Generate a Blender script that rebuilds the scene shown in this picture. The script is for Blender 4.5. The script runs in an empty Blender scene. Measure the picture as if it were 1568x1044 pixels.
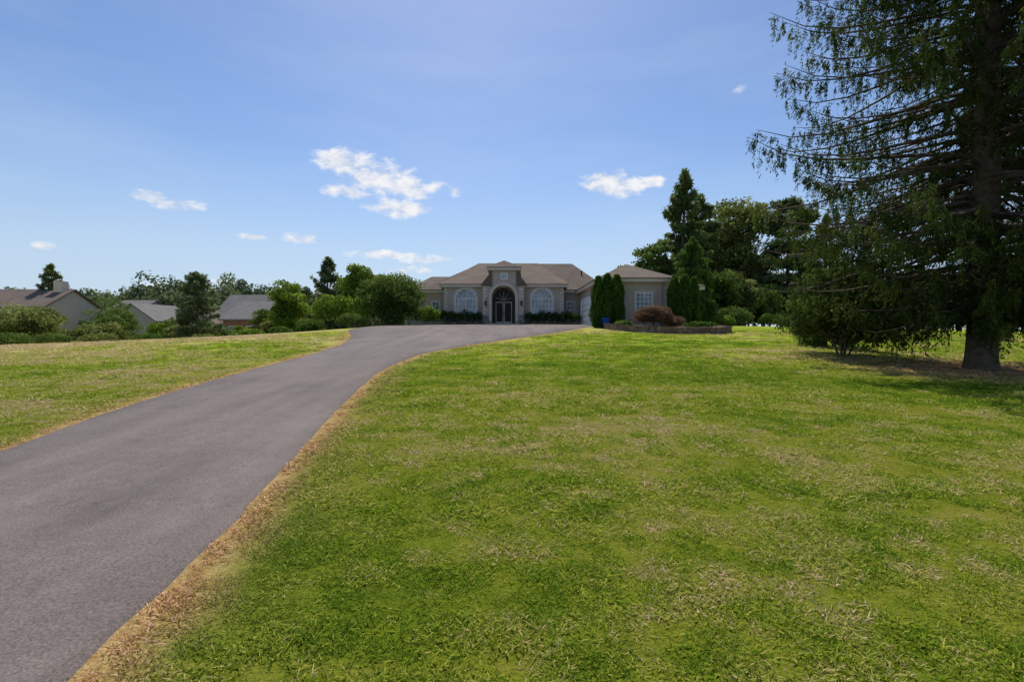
import bpy, math, random
import numpy as np
from mathutils import Vector
rng=np.random.default_rng(7); random.seed(7)
S=bpy.context.scene
S.view_settings.view_transform='Standard'; S.view_settings.look='None'; S.view_settings.exposure=0
SUN_AZ=math.radians(-4); SUN_EL=math.radians(57)

# ------------------------------------------------------------ helpers
def ss(a,b,v):
    t=np.clip((np.asarray(v,float)-a)/(b-a),0,1); return t*t*(3-2*t)
def T(x,y):
    x=np.asarray(x,float); y=np.asarray(y,float)
    z=np.interp(y,[-500,1.5,4,8,38,42,50,120,300,1500],[-.5,0,.02,.15,1.65,1.8,2.0,2.0,1.0,0])
    z=z-0.038*np.clip(-10-x,0,60)*ss(4,30,y)
    z=z-2.0*ss(31,62,y)*ss(12,30,-x)
    z=z-0.018*np.clip(x-17,0,40)*ss(10,40,y)
    z=z+0.025*np.sin(x*.35+1.3)*np.sin(y*.28)*ss(6,14,y)
    return z
def Tz(x,y): return float(T(x,y))
_vt={}
def vn(x,y,seed,oct=1,pers=.55):
    """value noise fBm in 0..1"""
    x=np.asarray(x,float); y=np.asarray(y,float); o=0; a=1; tot=0
    if seed not in _vt: _vt[seed]=np.random.default_rng(seed).random((256,256))
    G=_vt[seed]
    for k in range(oct):
        xi=np.floor(x).astype(int); yi=np.floor(y).astype(int); fx=x-xi; fy=y-yi; fx=fx*fx*(3-2*fx); fy=fy*fy*(3-2*fy)
        g=lambda i,j: G[(xi+i)&255,(yi+j)&255]
        o=o+a*((g(0,0)*(1-fx)+g(1,0)*fx)*(1-fy)+(g(0,1)*(1-fx)+g(1,1)*fx)*fy); tot+=a; a*=pers
        c_,s_=.8,.6; x,y=(x*c_-y*s_)*2.03+17.3,(x*s_+y*c_)*2.03+5.1
    return o/tot

def nn(nt,t,**k):
    n=nt.nodes.new(t)
    for a,b in k.items(): setattr(n,a,b)
    return n
def newmat(name):
    m=bpy.data.materials.new(name); m.use_nodes=True
    nt=m.node_tree; nt.nodes.clear()
    out=nn(nt,'ShaderNodeOutputMaterial')
    return m,nt,out
def ramp(nt,fac,stops):
    r=nn(nt,'ShaderNodeValToRGB'); e=r.color_ramp.elements
    while len(e)<len(stops): e.new(.5)
    for el,(p,c) in zip(e,stops):
        el.position=p; el.color=(c[0],c[1],c[2],1)
    nt.links.new(fac,r.inputs[0]); return r.outputs[0]
def noise(nt,scale,detail=4,vec=None,rough=.55):
    n=nn(nt,'ShaderNodeTexNoise'); n.inputs['Scale'].default_value=scale
    n.inputs['Detail'].default_value=detail; n.inputs['Roughness'].default_value=rough
    if vec is not None: nt.links.new(vec,n.inputs['Vector'])
    return n.outputs['Fac']
def math_(nt,op,a,b=None,c=None,clamp=False):
    n=nn(nt,'ShaderNodeMath',operation=op,use_clamp=clamp)
    for i,v in enumerate((a,b,c)):
        if v is None: continue
        if isinstance(v,(int,float)): n.inputs[i].default_value=v
        else: nt.links.new(v,n.inputs[i])
    return n.outputs[0]
def mixc(nt,f,a,b,mode='MIX'):
    n=nn(nt,'ShaderNodeMix',data_type='RGBA',blend_type=mode)
    for i,v in ((0,f),(6,a),(7,b)):
        if isinstance(v,(int,float)): n.inputs[i].default_value=v
        elif isinstance(v,tuple): n.inputs[i].default_value=(v[0],v[1],v[2],1)
        else: nt.links.new(v,n.inputs[i])
    return n.outputs[2]
def pos(nt): return nn(nt,'ShaderNodeNewGeometry').outputs['Position']
def principled(nt,out,col,rough=.8,spec=.3,bump=None,bs=.3,bd=.02,metal=0):
    p=nn(nt,'ShaderNodeBsdfPrincipled')
    if isinstance(col,tuple): p.inputs['Base Color'].default_value=(*col,1)
    else: nt.links.new(col,p.inputs['Base Color'])
    p.inputs['Roughness'].default_value=rough
    p.inputs['Specular IOR Level'].default_value=spec
    p.inputs['Metallic'].default_value=metal
    if bump is not None:
        b=nn(nt,'ShaderNodeBump'); b.inputs['Strength'].default_value=bs; b.inputs['Distance'].default_value=bd
        nt.links.new(bump,b.inputs['Height']); nt.links.new(b.outputs[0],p.inputs['Normal'])
    nt.links.new(p.outputs[0],out.inputs[0]); return p
def simple(name,col,rough=.8,var=.15,scale=3,bump=0,spec=.3):
    m,nt,out=newmat(name); P=pos(nt)
    n=noise(nt,scale,3,P)
    a=tuple(c*(1-var) for c in col); b=tuple(min(1,c*(1+var)) for c in col)
    c=ramp(nt,n,[(.3,a),(.7,b)])
    principled(nt,out,c,rough,spec,noise(nt,scale*12,2,P) if bump else None,bump,.02)
    return m

# ------------------------------------------------------------ mesh accumulator
class Acc:
    def __init__(s): s.V=[];s.F=[];s.A=[];s.M=[];s.n=0
    def add(s,V,F,var,mat):
        V=np.asarray(V,float).reshape(-1,3); F=np.asarray(F,int).reshape(-1,4)
        s.V.append(V); s.F.append(F+s.n); s.n+=len(V)
        s.A.append(np.broadcast_to(np.asarray(var,float),(len(F),)).copy()); s.M.append(np.full(len(F),mat,int))
    def build(s,name,mats,loc=(0,0,0),smooth=False,parent=None):
        V=np.concatenate(s.V)-np.array(loc); F=np.concatenate(s.F); A=np.concatenate(s.A); M=np.concatenate(s.M)
        me=bpy.data.meshes.new(name)
        me.vertices.add(len(V)); me.vertices.foreach_set('co',V.astype(np.float32).ravel())
        me.loops.add(F.size); me.loops.foreach_set('vertex_index',F.astype(np.int32).ravel())
        me.polygons.add(len(F)); me.polygons.foreach_set('loop_start',np.arange(0,F.size,4,dtype=np.int32))
        for m in mats: me.materials.append(m)
        me.polygons.foreach_set('material_index',M.astype(np.int32))
        a=me.attributes.new('var','FLOAT','FACE'); a.data.foreach_set('value',A.astype(np.float32))
        me.update(calc_edges=True)
        me.polygons.foreach_set('use_smooth',np.full(len(F),smooth,bool))
        ob=bpy.data.objects.new(name,me); S.collection.objects.link(ob); ob.location=loc
        if parent: ob.parent=parent
        return ob
def unit(v): return v/np.maximum(np.linalg.norm(v,axis=-1,keepdims=True),1e-9)
def rdir(n): return unit(rng.normal(size=(n,3)))
def leaves(acc,P,D,N,L,W,var,mat):
    n=len(P); D=unit(D); Sd=unit(np.cross(D,N)); L=np.broadcast_to(L,(n,))[:,None]; W=np.broadcast_to(W,(n,))[:,None]
    V=np.stack([P,P+D*L*.45+Sd*W*.5,P+D*L,P+D*L*.45-Sd*W*.5],1)
    acc.add(V,np.arange(4*n).reshape(n,4),var,mat)
def tube(acc,pts,rad,sides=6,var=.5,mat=0):
    pts=np.asarray(pts,float); rad=np.asarray(rad,float); k=len(pts)
    d=unit(np.gradient(pts,axis=0)); ref=np.array([0.,0,1]) if abs(d[:,2]).mean()<.8 else np.array([1.,0,0])
    u=unit(np.cross(d,ref)); w=np.cross(d,u)
    a=np.linspace(0,2*np.pi,sides,endpoint=False)
    V=pts[:,None]+rad[:,None,None]*(np.cos(a)[None,:,None]*u[:,None]+np.sin(a)[None,:,None]*w[:,None])
    i=np.arange(k-1)[:,None]*sides; j=np.arange(sides)[None]; j2=(j+1)%sides
    F=np.stack([i+j,i+j2,i+sides+j2,i+sides+j],-1).reshape(-1,4)
    acc.add(V.reshape(-1,3),F,var,mat)

# ------------------------------------------------------------ materials: foliage
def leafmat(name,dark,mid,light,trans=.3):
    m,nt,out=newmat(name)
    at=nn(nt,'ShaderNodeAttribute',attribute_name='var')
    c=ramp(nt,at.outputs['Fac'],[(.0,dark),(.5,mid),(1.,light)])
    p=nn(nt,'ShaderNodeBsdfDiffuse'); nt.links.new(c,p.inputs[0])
    t=nn(nt,'ShaderNodeBsdfTranslucent'); nt.links.new(c,t.inputs[0])
    mx=nn(nt,'ShaderNodeMixShader'); mx.inputs[0].default_value=trans
    nt.links.new(p.outputs[0],mx.inputs[1]); nt.links.new(t.outputs[0],mx.inputs[2])
    nt.links.new(mx.outputs[0],out.inputs[0])
    return m
M_spruce=leafmat('spruce_needles',(.02,.03,.010),(.058,.085,.020),(.135,.175,.04),.36)
M_yew=leafmat('yew_needles',(.03,.05,.015),(.085,.125,.028),(.15,.20,.045),.38)
M_spruce2=leafmat('blue_spruce_needles',(.065,.095,.035),(.15,.20,.065),(.25,.30,.10),.48)
M_pine=leafmat('pine_needles',(.06,.085,.045),(.13,.175,.08),(.21,.25,.115),.45)
M_leaf=leafmat('leaf_green',(.045,.08,.018),(.12,.18,.04),(.21,.27,.06),.42)
M_leafb=leafmat('leaf_bright',(.07,.12,.018),(.17,.265,.035),(.29,.37,.065),.47)
M_leafo=leafmat('leaf_olive',(.08,.105,.028),(.19,.22,.06),(.30,.33,.11),.47)
M_red=leafmat('leaf_red_brown',(.08,.04,.025),(.20,.12,.075),(.33,.21,.13),.35)
M_arb=leafmat('arborvitae_leaf',(.025,.055,.012),(.08,.15,.025),(.15,.235,.045),.4)
M_box=leafmat('boxwood_leaf',(.018,.035,.010),(.05,.085,.02),(.10,.15,.035),.3)
M_far=leafmat('far_leaf_hazed',(.085,.115,.06),(.15,.19,.085),(.24,.27,.13),.38)  # distance haze put into the leaf colours as lighter tones
M_bark=simple('bark',(.12,.09,.065),.95,.4,6,.6)
M_barkg=simple('bark_grey',(.16,.14,.12),.95,.3,6,.6)

# ------------------------------------------------------------ tree builders
def conifer(name,x,y,H,R,nb,lpb,leafL,leafW,mat,base=.06,droop=.35,hang=.25,power=.8,trunk=None,bark=M_bark,flat=False,minlen=.12,lowcut=.12,lowmin=.72,var0=0.,wob=.5,tipup=.2,inner=0.,strand=False):
    z0=Tz(x,y)-.1
    acc=Acc(); tr=trunk or H*.018
    hh=np.linspace(0,1,40)**1.4
    tube(acc,np.stack([x+.04*np.sin(hh*9)*tr*3,y+0*hh,z0+hh*H],1),tr*(1-hh)**.8+.02+tr*.35*np.exp(-hh*110),14,.5,0)
    for i in range(nb):
        t=base+(1-base)*((i+rng.random())/nb)**1.15
        if flat: t=base+(1-base)*round(((i+rng.random())/nb)*14)/14+rng.normal()*.006
        t=min(max(t,base),.99)
        prof=(1-t)**power
        if t<base+lowcut: prof*=lowmin+(1-lowmin)*(t-base)/lowcut
        L=max(R*prof*(1.12-wob*rng.random()),R*minlen*(1.05-t))
        a=rng.random()*2*np.pi; ca,sa=math.cos(a),math.sin(a)
        up=(.35 if t>.7 else .05)+.1*rng.normal()
        z=z0+t*H; s=np.linspace(0,1,7)
        def P(s,z=z,L=L,ca=ca,sa=sa,up=up,t=t):
            dz=L*(up*s-droop*(1.1-t*.8)*s**1.7+ (tipup*s**4 if not flat else 0))
            return np.stack([x+ca*L*s,y+sa*L*s,z+dz],-1)
        tube(acc,P(s),np.maximum(.012*L*(1-s)+.006,0.006),4,.4,0)
        n=int(lpb*(.25+.75*L/R))
        k=max(3,int(n/(22 if strand else 16)))
        bs=rng.random(k)**(.6+inner)*.97+.03; side=rng.choice([-1,1],k); bl=L*(.17 if strand else .26)*(1.05-bs)**.6*(.4+.8*rng.random(k))*(.8 if not flat else 1.2)
        bi=rng.integers(0,k,n); q=rng.random(n)**.8
        lat=np.array([-sa,ca,0]); outv=np.array([ca,sa,0])
        if strand: q=np.clip(rng.random(k)[bi]+.07*rng.normal(size=n),0,1.1)
        base_p=P(bs[bi]); w=side[bi]*bl[bi]*q
        hlen=hang*(.15+.75*rng.random(k)**1.6)
        hg=hang*bl[bi]*.7*q**1.5 + hlen[bi]*rng.random(n)*(leafL/.17)**.5*(1.15 if strand else .9)
        Pp=base_p+lat*w[:,None]*.85+outv*(np.abs(w)*.55)[:,None]+np.array([0,0,-1.])*hg[:,None]
        Pp+=rng.normal(size=(n,3))*.03*(leafL/.15)
        D=lat*(side[bi]*.5)[:,None]+outv*.5+np.array([0,0,-1.])*((1.1 if strand else hang*1.6)*(.3+q))[:,None]+rng.normal(size=(n,3))*.5
        N=np.array([0,0,1.])+rng.normal(size=(n,3))*.8
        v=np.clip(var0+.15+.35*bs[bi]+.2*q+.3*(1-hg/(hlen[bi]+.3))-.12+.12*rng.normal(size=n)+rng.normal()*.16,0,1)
        sc=.6+.7*rng.random(n)
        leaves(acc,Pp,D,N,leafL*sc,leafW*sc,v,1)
    n=lpb//2; q=rng.random(n)
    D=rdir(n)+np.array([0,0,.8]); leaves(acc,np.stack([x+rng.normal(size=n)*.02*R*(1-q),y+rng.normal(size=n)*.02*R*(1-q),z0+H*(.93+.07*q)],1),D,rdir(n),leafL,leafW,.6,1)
    return acc.build(name,[bark,mat],(x,y,z0))

def broadleaf(name,x,y,H,R,mat,nclump=60,lpc=160,leaf=.22,trunkh=.25,rz=None,stems=1,bark=M_barkg,squash=1.0,top=0.0,spread=.84,soff=.25):
    z0=Tz(x,y)-.08; acc=Acc()
    cz=z0+H*(trunkh+(1-trunkh)*.5); rz=rz or H*(1-trunkh)*.5
    tr=max(.05,H*.02)
    d=rdir(nclump); rr=(rng.random(nclump)**.45)*spread
    C=d*rr[:,None]*np.array([R,R,rz])
    if top>0:
        f=1-top*np.clip(C[:,2]/rz,0,1); C[:,0]*=f; C[:,1]*=f
    C+=np.array([x,y,cz])
    cr=R*(.18+.18*rng.random(nclump))
    for sidx in range(stems):
        a=rng.random()*6.28; off=0 if stems==1 else soff*R
        e=np.array([x+math.cos(a)*off,y+math.sin(a)*off,cz+.3*rz])
        s=np.linspace(0,1,7)[:,None]; p0=np.array([x+(0 if stems==1 else math.cos(a)*.12),y+(0 if stems==1 else math.sin(a)*.12),z0])
        pts=p0*(1-s)+e*s+np.array([.05,.03,0])*R*np.sin(s*3.1)
        tube(acc,pts,tr/stems**.5*(1-.75*s[:,0])+.01,7,.5,0)
    for i in range(0,nclump,2):
        s=np.linspace(0,1,5)[:,None]; p0=np.array([x,y,z0+H*trunkh*(.7+.6*rng.random())])
        pts=p0*(1-s)+C[i]*s; pts[:,2]+=(.08*R*np.sin(s[:,0]*3.1)); tube(acc,pts,tr*.35*(1-.8*s[:,0])+.008,4,.5,0)
    n=nclump*lpc; ci=np.repeat(np.arange(nclump),lpc)
    dd=rdir(n); dd[:,2]=np.where(rng.random(n)<.6,np.abs(dd[:,2]),dd[:,2])
    rad=cr[ci]*(.45+.62*rng.random(n)**.7)
    P=C[ci]+dd*rad[:,None]*np.array([1.1,1.1,.75*squash])
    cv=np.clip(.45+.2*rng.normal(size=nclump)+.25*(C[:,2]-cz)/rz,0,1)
    N=dd+rng.normal(size=(n,3))*.6; D=np.cross(N,rdir(n))+np.array([0,0,-.3])
    sc=.6+.8*rng.random(n)
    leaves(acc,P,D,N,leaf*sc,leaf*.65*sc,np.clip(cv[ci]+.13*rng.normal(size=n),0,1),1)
    return acc.build(name,[bark,mat],(x,y,z0))

def lump(d,seed,f=3.,amp=.12):
    r=np.random.default_rng(seed); o=0
    for k in range(5):
        w=r.normal(size=3)*f*(1+.5*k); o=o+np.sin(d@w+r.random()*6.28)/(1+.6*k)
    return 1+amp*o*.6
def shrub_into(acc,x,y,z0,rx,ry,h,n,leaf,col=False,amp=.12,mi=1,up=.0,vb=.45):
    sd=int(rng.integers(1e6)); d=rdir(n)
    if col:
        t=rng.random(n)**.9; a=rng.random(n)*6.283
        prof=np.where(t<.12,.8+.2*t/.12,1.0)*np.clip(1-((t-.35)/.68).clip(0)**2.2,0,1)**.75
        dd=np.stack([np.cos(a),np.sin(a),(t-.5)*3],1)
        r=prof*lump(dd,sd,2.6,amp)*(1-.3*rng.random(n)**2)
        P=np.stack([x+rx*r*np.cos(a),y+ry*r*np.sin(a),z0+.05+t*h],1)
        N=np.stack([np.cos(a),np.sin(a),.3+0*a],1)+rng.normal(size=(n,3))*.5
        D=np.array([0,0,1.])+rng.normal(size=(n,3))*.45+N*.35
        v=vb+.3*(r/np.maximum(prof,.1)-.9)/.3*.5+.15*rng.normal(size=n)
        hh=np.linspace(0,.9,6); tube(acc,np.stack([x+0*hh,y+0*hh,z0+hh*h],1),rx*.62*(1-hh)**.6+.02,8,.0,mi)
    else:
        d[:,2]=np.abs(d[:,2])**.8*np.sign(d[:,2]); d[:,2]=np.where(d[:,2]<-.2,-d[:,2],d[:,2])
        lr=lump(d,sd,3.5,amp); r=lr*(1-.35*rng.random(n)**1.6)
        P=np.stack([x+rx*r*d[:,0],y+ry*r*d[:,1],z0+h*.38+h*.62*r*d[:,2]],1)
        P[:,2]=np.maximum(P[:,2],z0)
        N=d+rng.normal(size=(n,3))*.6; D=np.cross(N,rdir(n))+np.array([0,0,up])
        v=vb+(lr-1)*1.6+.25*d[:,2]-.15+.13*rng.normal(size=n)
    sc=.6+.8*rng.random(n)
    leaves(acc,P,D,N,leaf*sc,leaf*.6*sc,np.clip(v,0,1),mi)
def shrub(name,x,y,rx,ry,h,mat,n=2500,leaf=.14,**k):
    acc=Acc(); z0=Tz(x,y)-.03
    for q in range(3):
        a=q*2.1; s=np.linspace(0,1,4)[:,None]
        tube(acc,np.array([x,y,z0])*(1-s)+np.array([x+.4*rx*math.cos(a),y+.4*ry*math.sin(a),z0+.6*h])*s,.04*(1-.7*s[:,0]),5,.4,0)
    shrub_into(acc,x,y,z0,rx,ry,h,n,leaf,**k)
    return acc.build(name,[M_barkg,mat],(x,y,z0))

# ------------------------------------------------------------ driveway edges
ys=np.arange(-30,49.01,.2)
lx=np.interp(ys,[-30,-10,-3,2,5.93,7.24,8.6,11.04,14.1,17.3,22.1,28,35,40,44,47,49],[3,-2.0,-3.7,-5.2,-6.28,-6.69,-7.0,-7.22,-7.25,-7.25,-7.8,-9.3,-11.9,-12.2,-11,-9,-7])
rx_=np.interp(ys,[-30,-10,-3,1,2.43,3.27,4.52,6.25,10.2,13.2,15.7,18.5,22.8,28,36,38.5,40,42,49],[8,1.6,-.9,-1.8,-2.02,-2.14,-2.35,-2.68,-3.3,-3.63,-3.6,-3.3,-1.5,1.36,4.9,6.0,6.6,7.3,7.3])
def sm(a,w=11):
    k=np.ones(w)/w; return np.convolve(np.pad(a,(w//2,w//2),mode='edge'),k,'valid')
lx=sm(lx); rx_=sm(rx_)
XL=lambda y: np.interp(y,ys,lx); XR=lambda y: np.interp(y,ys,rx_)
def edge_d(x,y):
    l=XL(y)-x; r=x-XR(y); d=np.maximum(l,r)
    return np.where(y>49,5,d)
def tone(x,y):
    """0 = lush green, 1 = parched"""
    ca,sa=math.cos(.15),math.sin(.15); u=x*ca-y*sa; v=x*sa+y*ca
    band=vn(u*.10,v*.45,3,3); p1=vn(x*.22,y*.22,4,3,.5); p2=vn(x*1.5,y*1.5,5,3,.65)
    f=.41+.62*(p1-.5)+.42*(band-.5)+.36*(p2-.5)
    f=f-.05*ss(9,3,y)+.05*ss(8,24,y)+.30*ss(9,20,-x)*(.3+1.2*vn(u*.06,v*.3,9,2))
    f=f+.045*np.sin(v*2*np.pi/2.2+.5*np.sin(u*.15))*ss(5,10,y)
    return f
def dryness(x,y):
    d=edge_d(x,y); wv=.18+.34*vn(y*1.1,x*.5,11,3)**1.5*1.6
    e=np.clip(1.15-(d-.02)/np.maximum(wv,.1),0,1)*(y<37)
    e=np.maximum(e,.38*np.clip(1-d/1.1,0,1)*vn(x*1.3,y*1.3,12,2)*1.6)
    tr=np.hypot((x-13.4)/3.2,(y-13.8)/2.2); e=np.maximum(e,1.0*np.clip(1.5-tr,0,1))
    return np.clip(e,0,1)

# ------------------------------------------------------------ lawn materials
def lawn_ramp(nt,f):
    return ramp(nt,f,[(.12,(.13,.215,.018)),(.34,(.215,.30,.024)),(.5,(.31,.35,.042)),(.68,(.41,.385,.12)),(.9,(.47,.38,.19))])
m_ground,nt,out=newmat('lawn_ground')
P=pos(nt); at=nn(nt,'ShaderNodeAttribute',attribute_name='dry'); tn=nn(nt,'ShaderNodeAttribute',attribute_name='tone'); th=nn(nt,'ShaderNodeAttribute',attribute_name='gap_dark')
n3=noise(nt,7,3,P,.7); fine=noise(nt,38,2,P,.8)
c=lawn_ramp(nt,math_(nt,'ADD',tn.outputs['Fac'],math_(nt,'MULTIPLY',math_(nt,'SUBTRACT',n3,.5),.55)))
c=mixc(nt,at.outputs['Fac'],c,ramp(nt,n3,[(.3,(.30,.17,.06)),(.7,(.52,.38,.18))]))
c=mixc(nt,math_(nt,'MULTIPLY',th.outputs['Fac'],math_(nt,'SUBTRACT',1.0,at.outputs['Fac'])),c,mixc(nt,1.0,c,(.56,.52,.55),'MULTIPLY'))  # near ground darkened for dark gaps between blades, fading with distance
c2=mixc(nt,math_(nt,'MULTIPLY',ramp(nt,fine,[(.35,(1,1,1)),(.6,(0,0,0))]),.45),c,mixc(nt,1.0,c,(.38,.38,.4),'MULTIPLY'))
p=nn(nt,'ShaderNodeBsdfDiffuse'); nt.links.new(c2,p.inputs[0]); b_=nn(nt,'ShaderNodeBump'); b_.inputs['Strength'].default_value=.7; b_.inputs['Distance'].default_value=.05
nt.links.new(fine,b_.inputs['Height']); nt.links.new(b_.outputs[0],p.inputs['Normal']); nt.links.new(p.outputs[0],out.inputs[0])
m_blade,nt,out=newmat('grass_blade')
at=nn(nt,'ShaderNodeAttribute',attribute_name='dry',attribute_type='INSTANCER'); tn=nn(nt,'ShaderNodeAttribute',attribute_name='tone',attribute_type='INSTANCER')
av=nn(nt,'ShaderNodeAttribute',attribute_name='var')
c=lawn_ramp(nt,math_(nt,'ADD',tn.outputs['Fac'],math_(nt,'MULTIPLY',math_(nt,'SUBTRACT',av.outputs['Fac'],.5),.22)))
c=mixc(nt,at.outputs['Fac'],c,ramp(nt,av.outputs['Fac'],[(0,(.34,.18,.07)),(1,(.62,.46,.23))]))
c=mixc(nt,1.0,c,ramp(nt,av.outputs['Fac'],[(.0,(.65,.7,.65)),(.7,(1.35,1.35,1.3)),(.89,(1.35,1.35,1.3)),(.90,(1.8,1.5,2.6))]),'MULTIPLY')
p=nn(nt,'ShaderNodeBsdfDiffuse'); nt.links.new(c,p.inputs[0])
tl=nn(nt,'ShaderNodeBsdfTranslucent'); nt.links.new(c,tl.inputs[0]); mx=nn(nt,'ShaderNodeMixShader'); mx.inputs[0].default_value=.45
nt.links.new(p.outputs[0],mx.inputs[1]); nt.links.new(tl.outputs[0],mx.inputs[2]); nt.links.new(mx.outputs[0],out.inputs[0])

# ------------------------------------------------------------ ground sheet
gx=np.concatenate([-np.geomspace(1500,62,26),np.arange(-60,-14,.8),np.arange(-14,18,.2),np.arange(18,60,.8),np.geomspace(60,1500,26)])
gy=np.concatenate([np.arange(-60,-2,4.),np.arange(-2,34,.2),np.arange(34,90,1.),np.geomspace(90,1800,26)])
X,Y=np.meshgrid(gx,gy); Z=T(X,Y)
Vg=np.stack([X,Y,Z],-1).reshape(-1,3); w=len(gx); hN=len(gy)
i,j=np.meshgrid(np.arange(w-1),np.arange(hN-1)); b=(j*w+i).ravel()
acc=Acc(); acc.add(Vg,np.stack([b,b+1,b+w+1,b+w],1),.5,0)
g=acc.build('ground',[m_ground],smooth=True)
for nm,fn in (('dry',dryness),('tone',tone),('gap_dark',lambda x,y:1-ss(7,24,y))):
    a=g.data.attributes.new(nm,'FLOAT','POINT'); a.data.foreach_set('value',fn(Vg[:,0],Vg[:,1]).astype(np.float32))

# driveway
m_asph,nt,out=newmat('asphalt')
P=pos(nt); n1=noise(nt,.5,3,P); n2=noise(nt,60,2,P,.8); n4=noise(nt,6,4,P)
mp=nn(nt,'ShaderNodeMapping'); mp.inputs['Scale'].default_value=(1.6,.12,0); mp.inputs['Rotation'].default_value=(0,0,-.12); nt.links.new(P,mp.inputs[0])
st=noise(nt,1,3,mp.outputs[0])
f=math_(nt,'ADD',math_(nt,'MULTIPLY',n1,.4),math_(nt,'ADD',math_(nt,'MULTIPLY',st,.4),math_(nt,'MULTIPLY',n4,.2)))
c=ramp(nt,f,[(.34,(.098,.082,.079)),(.66,(.195,.167,.16))])
sp=ramp(nt,n2,[(.3,(.55,.55,.55)),(.72,(1.45,1.41,1.35))])
c=mixc(nt,1.0,c,sp,'MULTIPLY')
principled(nt,out,c,.88,.2,n2,.5,.01)
acc=Acc(); u=np.linspace(0,1,15); yy=np.arange(-29,49.01,.1)
L=XL(yy)+.10*(vn(yy*2,yy*0,21,4,.7)-.5); Rr=XR(yy)+.10*(vn(yy*2,yy*0,22,4,.7)-.5)
Xd=L[:,None]+(Rr-L)[:,None]*u[None]; Yd=np.repeat(yy[:,None],15,1); Zd=T(Xd,Yd)+.03
Zd[:,0]-=.06; Zd[:,-1]-=.06; Xd[:,1]=Xd[:,0]+.05; Xd[:,-2]=Xd[:,-1]-.05
b=(np.arange(len(yy)-1)[:,None]*15+np.arange(14)[None]).ravel()
acc.add(np.stack([Xd,Yd,Zd],-1).reshape(-1,3),np.stack([b,b+1,b+16,b+15],1),.5,0)
acc.build('asphalt_driveway',[m_asph],smooth=True)

# ------------------------------------------------------------ grass
gcol=bpy.data.collections.new('grass_clumps')
for k in range(6):
    acc=Acc(); n=60 if k<5 else 44
    r=.11*np.sqrt(rng.random(n)); a=rng.random(n)*6.283
    P0=np.stack([r*np.cos(a),r*np.sin(a),0*r-.003],1)
    lean=rng.normal(size=(n,2))*.8; D=np.stack([lean[:,0],lean[:,1],np.ones(n)*.9],1); D=unit(D)
    Lb=.016+.028*rng.random(n)
    if k==5: Lb*=1.3
    Wb=.005+.0045*rng.random(n)
    Sd=unit(np.cross(D,rdir(n))); bend=np.stack([lean[:,0],lean[:,1],-np.ones(n)*.25],1)*.35
    A=P0; B=P0+D*(Lb*.55)[:,None]; C=P0+(D+bend)*Lb[:,None]
    Wc=Wb[:,None]
    V=np.stack([A-Sd*Wc*.5,A+Sd*Wc*.5,B+Sd*Wc*.45,B-Sd*Wc*.45, C+Sd*Wc*.1,C-Sd*Wc*.1],1)
    q=np.arange(n)[:,None]*6; F=np.concatenate([q+np.array([0,1,2,3]),q+np.array([3,2,4,5])],0)
    vv=rng.random(n); acc.add(V,F,np.concatenate([vv,vv]),0)
    ob=acc.build('grass_clump',[m_blade]); S.collection.objects.unlink(ob); gcol.objects.link(ob)
pts=[];scl=[]
for (y0,y1,den,sc) in ((.8,4,150,1.0),(4,8,75,1.3),(8,14,32,1.75),(14,22,12,2.3),(22,34,4.5,2.8)):
    xm=1.2*y1+3; n=int((y1-y0)*2*xm*den); x=rng.uniform(-xm,xm,n); y=rng.uniform(y0,y1,n)
    d=edge_d(x,y); cl=vn(x*3.2,y*3.2,31,2)
    k=(d>.02)&(np.abs(x)<1.15*y+2.5)&(rng.random(n)<.2+1.4*cl)
    k&=~((np.hypot((x-11),(y-34))<3.5))
    x=x[k];y=y[k]; pts.append(np.stack([x,y,T(x,y)],1)); scl.append(sc*(.6+.4*rng.random(len(x)))*(.55+1.0*cl[k]))
pts=np.concatenate(pts); scl=np.concatenate(scl)
px_,py_=pts[:,0],pts[:,1]
dr=dryness(px_,py_); scl=scl*(1-.25*dr)
to=tone(px_,py_)+.75*(vn(px_*4.5,py_*4.5,41,2)-.5)+.12*rng.normal(size=len(px_))
me=bpy.data.meshes.new('lawn_grass'); me.vertices.add(len(pts)); me.vertices.foreach_set('co',pts.astype(np.float32).ravel())
a=me.attributes.new('rot','FLOAT_VECTOR','POINT'); rt=np.zeros((len(pts),3)); rt[:,2]=rng.random(len(pts))*6.283; a.data.foreach_set('vector',rt.astype(np.float32).ravel())
for nm,val in (('scl',scl),('dry',dr),('tone',to)):
    a=me.attributes.new(nm,'FLOAT','POINT'); a.data.foreach_set('value',val.astype(np.float32))
go=bpy.data.objects.new('lawn_grass',me); S.collection.objects.link(go)
ng=bpy.data.node_groups.new('grass_scatter','GeometryNodeTree')
ng.interface.new_socket('Geometry',in_out='INPUT',socket_type='NodeSocketGeometry'); ng.interface.new_socket('Geometry',in_out='OUTPUT',socket_type='NodeSocketGeometry')
gi=ng.nodes.new('NodeGroupInput'); g_o=ng.nodes.new('NodeGroupOutput'); ip=ng.nodes.new('GeometryNodeInstanceOnPoints'); ci=ng.nodes.new('GeometryNodeCollectionInfo')
ci.inputs['Collection'].default_value=gcol; ci.inputs['Separate Children'].default_value=True; ci.inputs['Reset Children'].default_value=True
ra=ng.nodes.new('GeometryNodeInputNamedAttribute'); ra.data_type='FLOAT_VECTOR'; ra.inputs['Name'].default_value='rot'
sa=ng.nodes.new('GeometryNodeInputNamedAttribute'); sa.data_type='FLOAT'; sa.inputs['Name'].default_value='scl'
lk=ng.links.new
lk(gi.outputs[0],ip.inputs['Points']); lk(ci.outputs[0],ip.inputs['Instance']); ip.inputs['Pick Instance'].default_value=True
lk(ra.outputs['Attribute'],ip.inputs['Rotation']); lk(sa.outputs['Attribute'],ip.inputs['Scale']); lk(ip.outputs[0],g_o.inputs[0])
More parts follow.
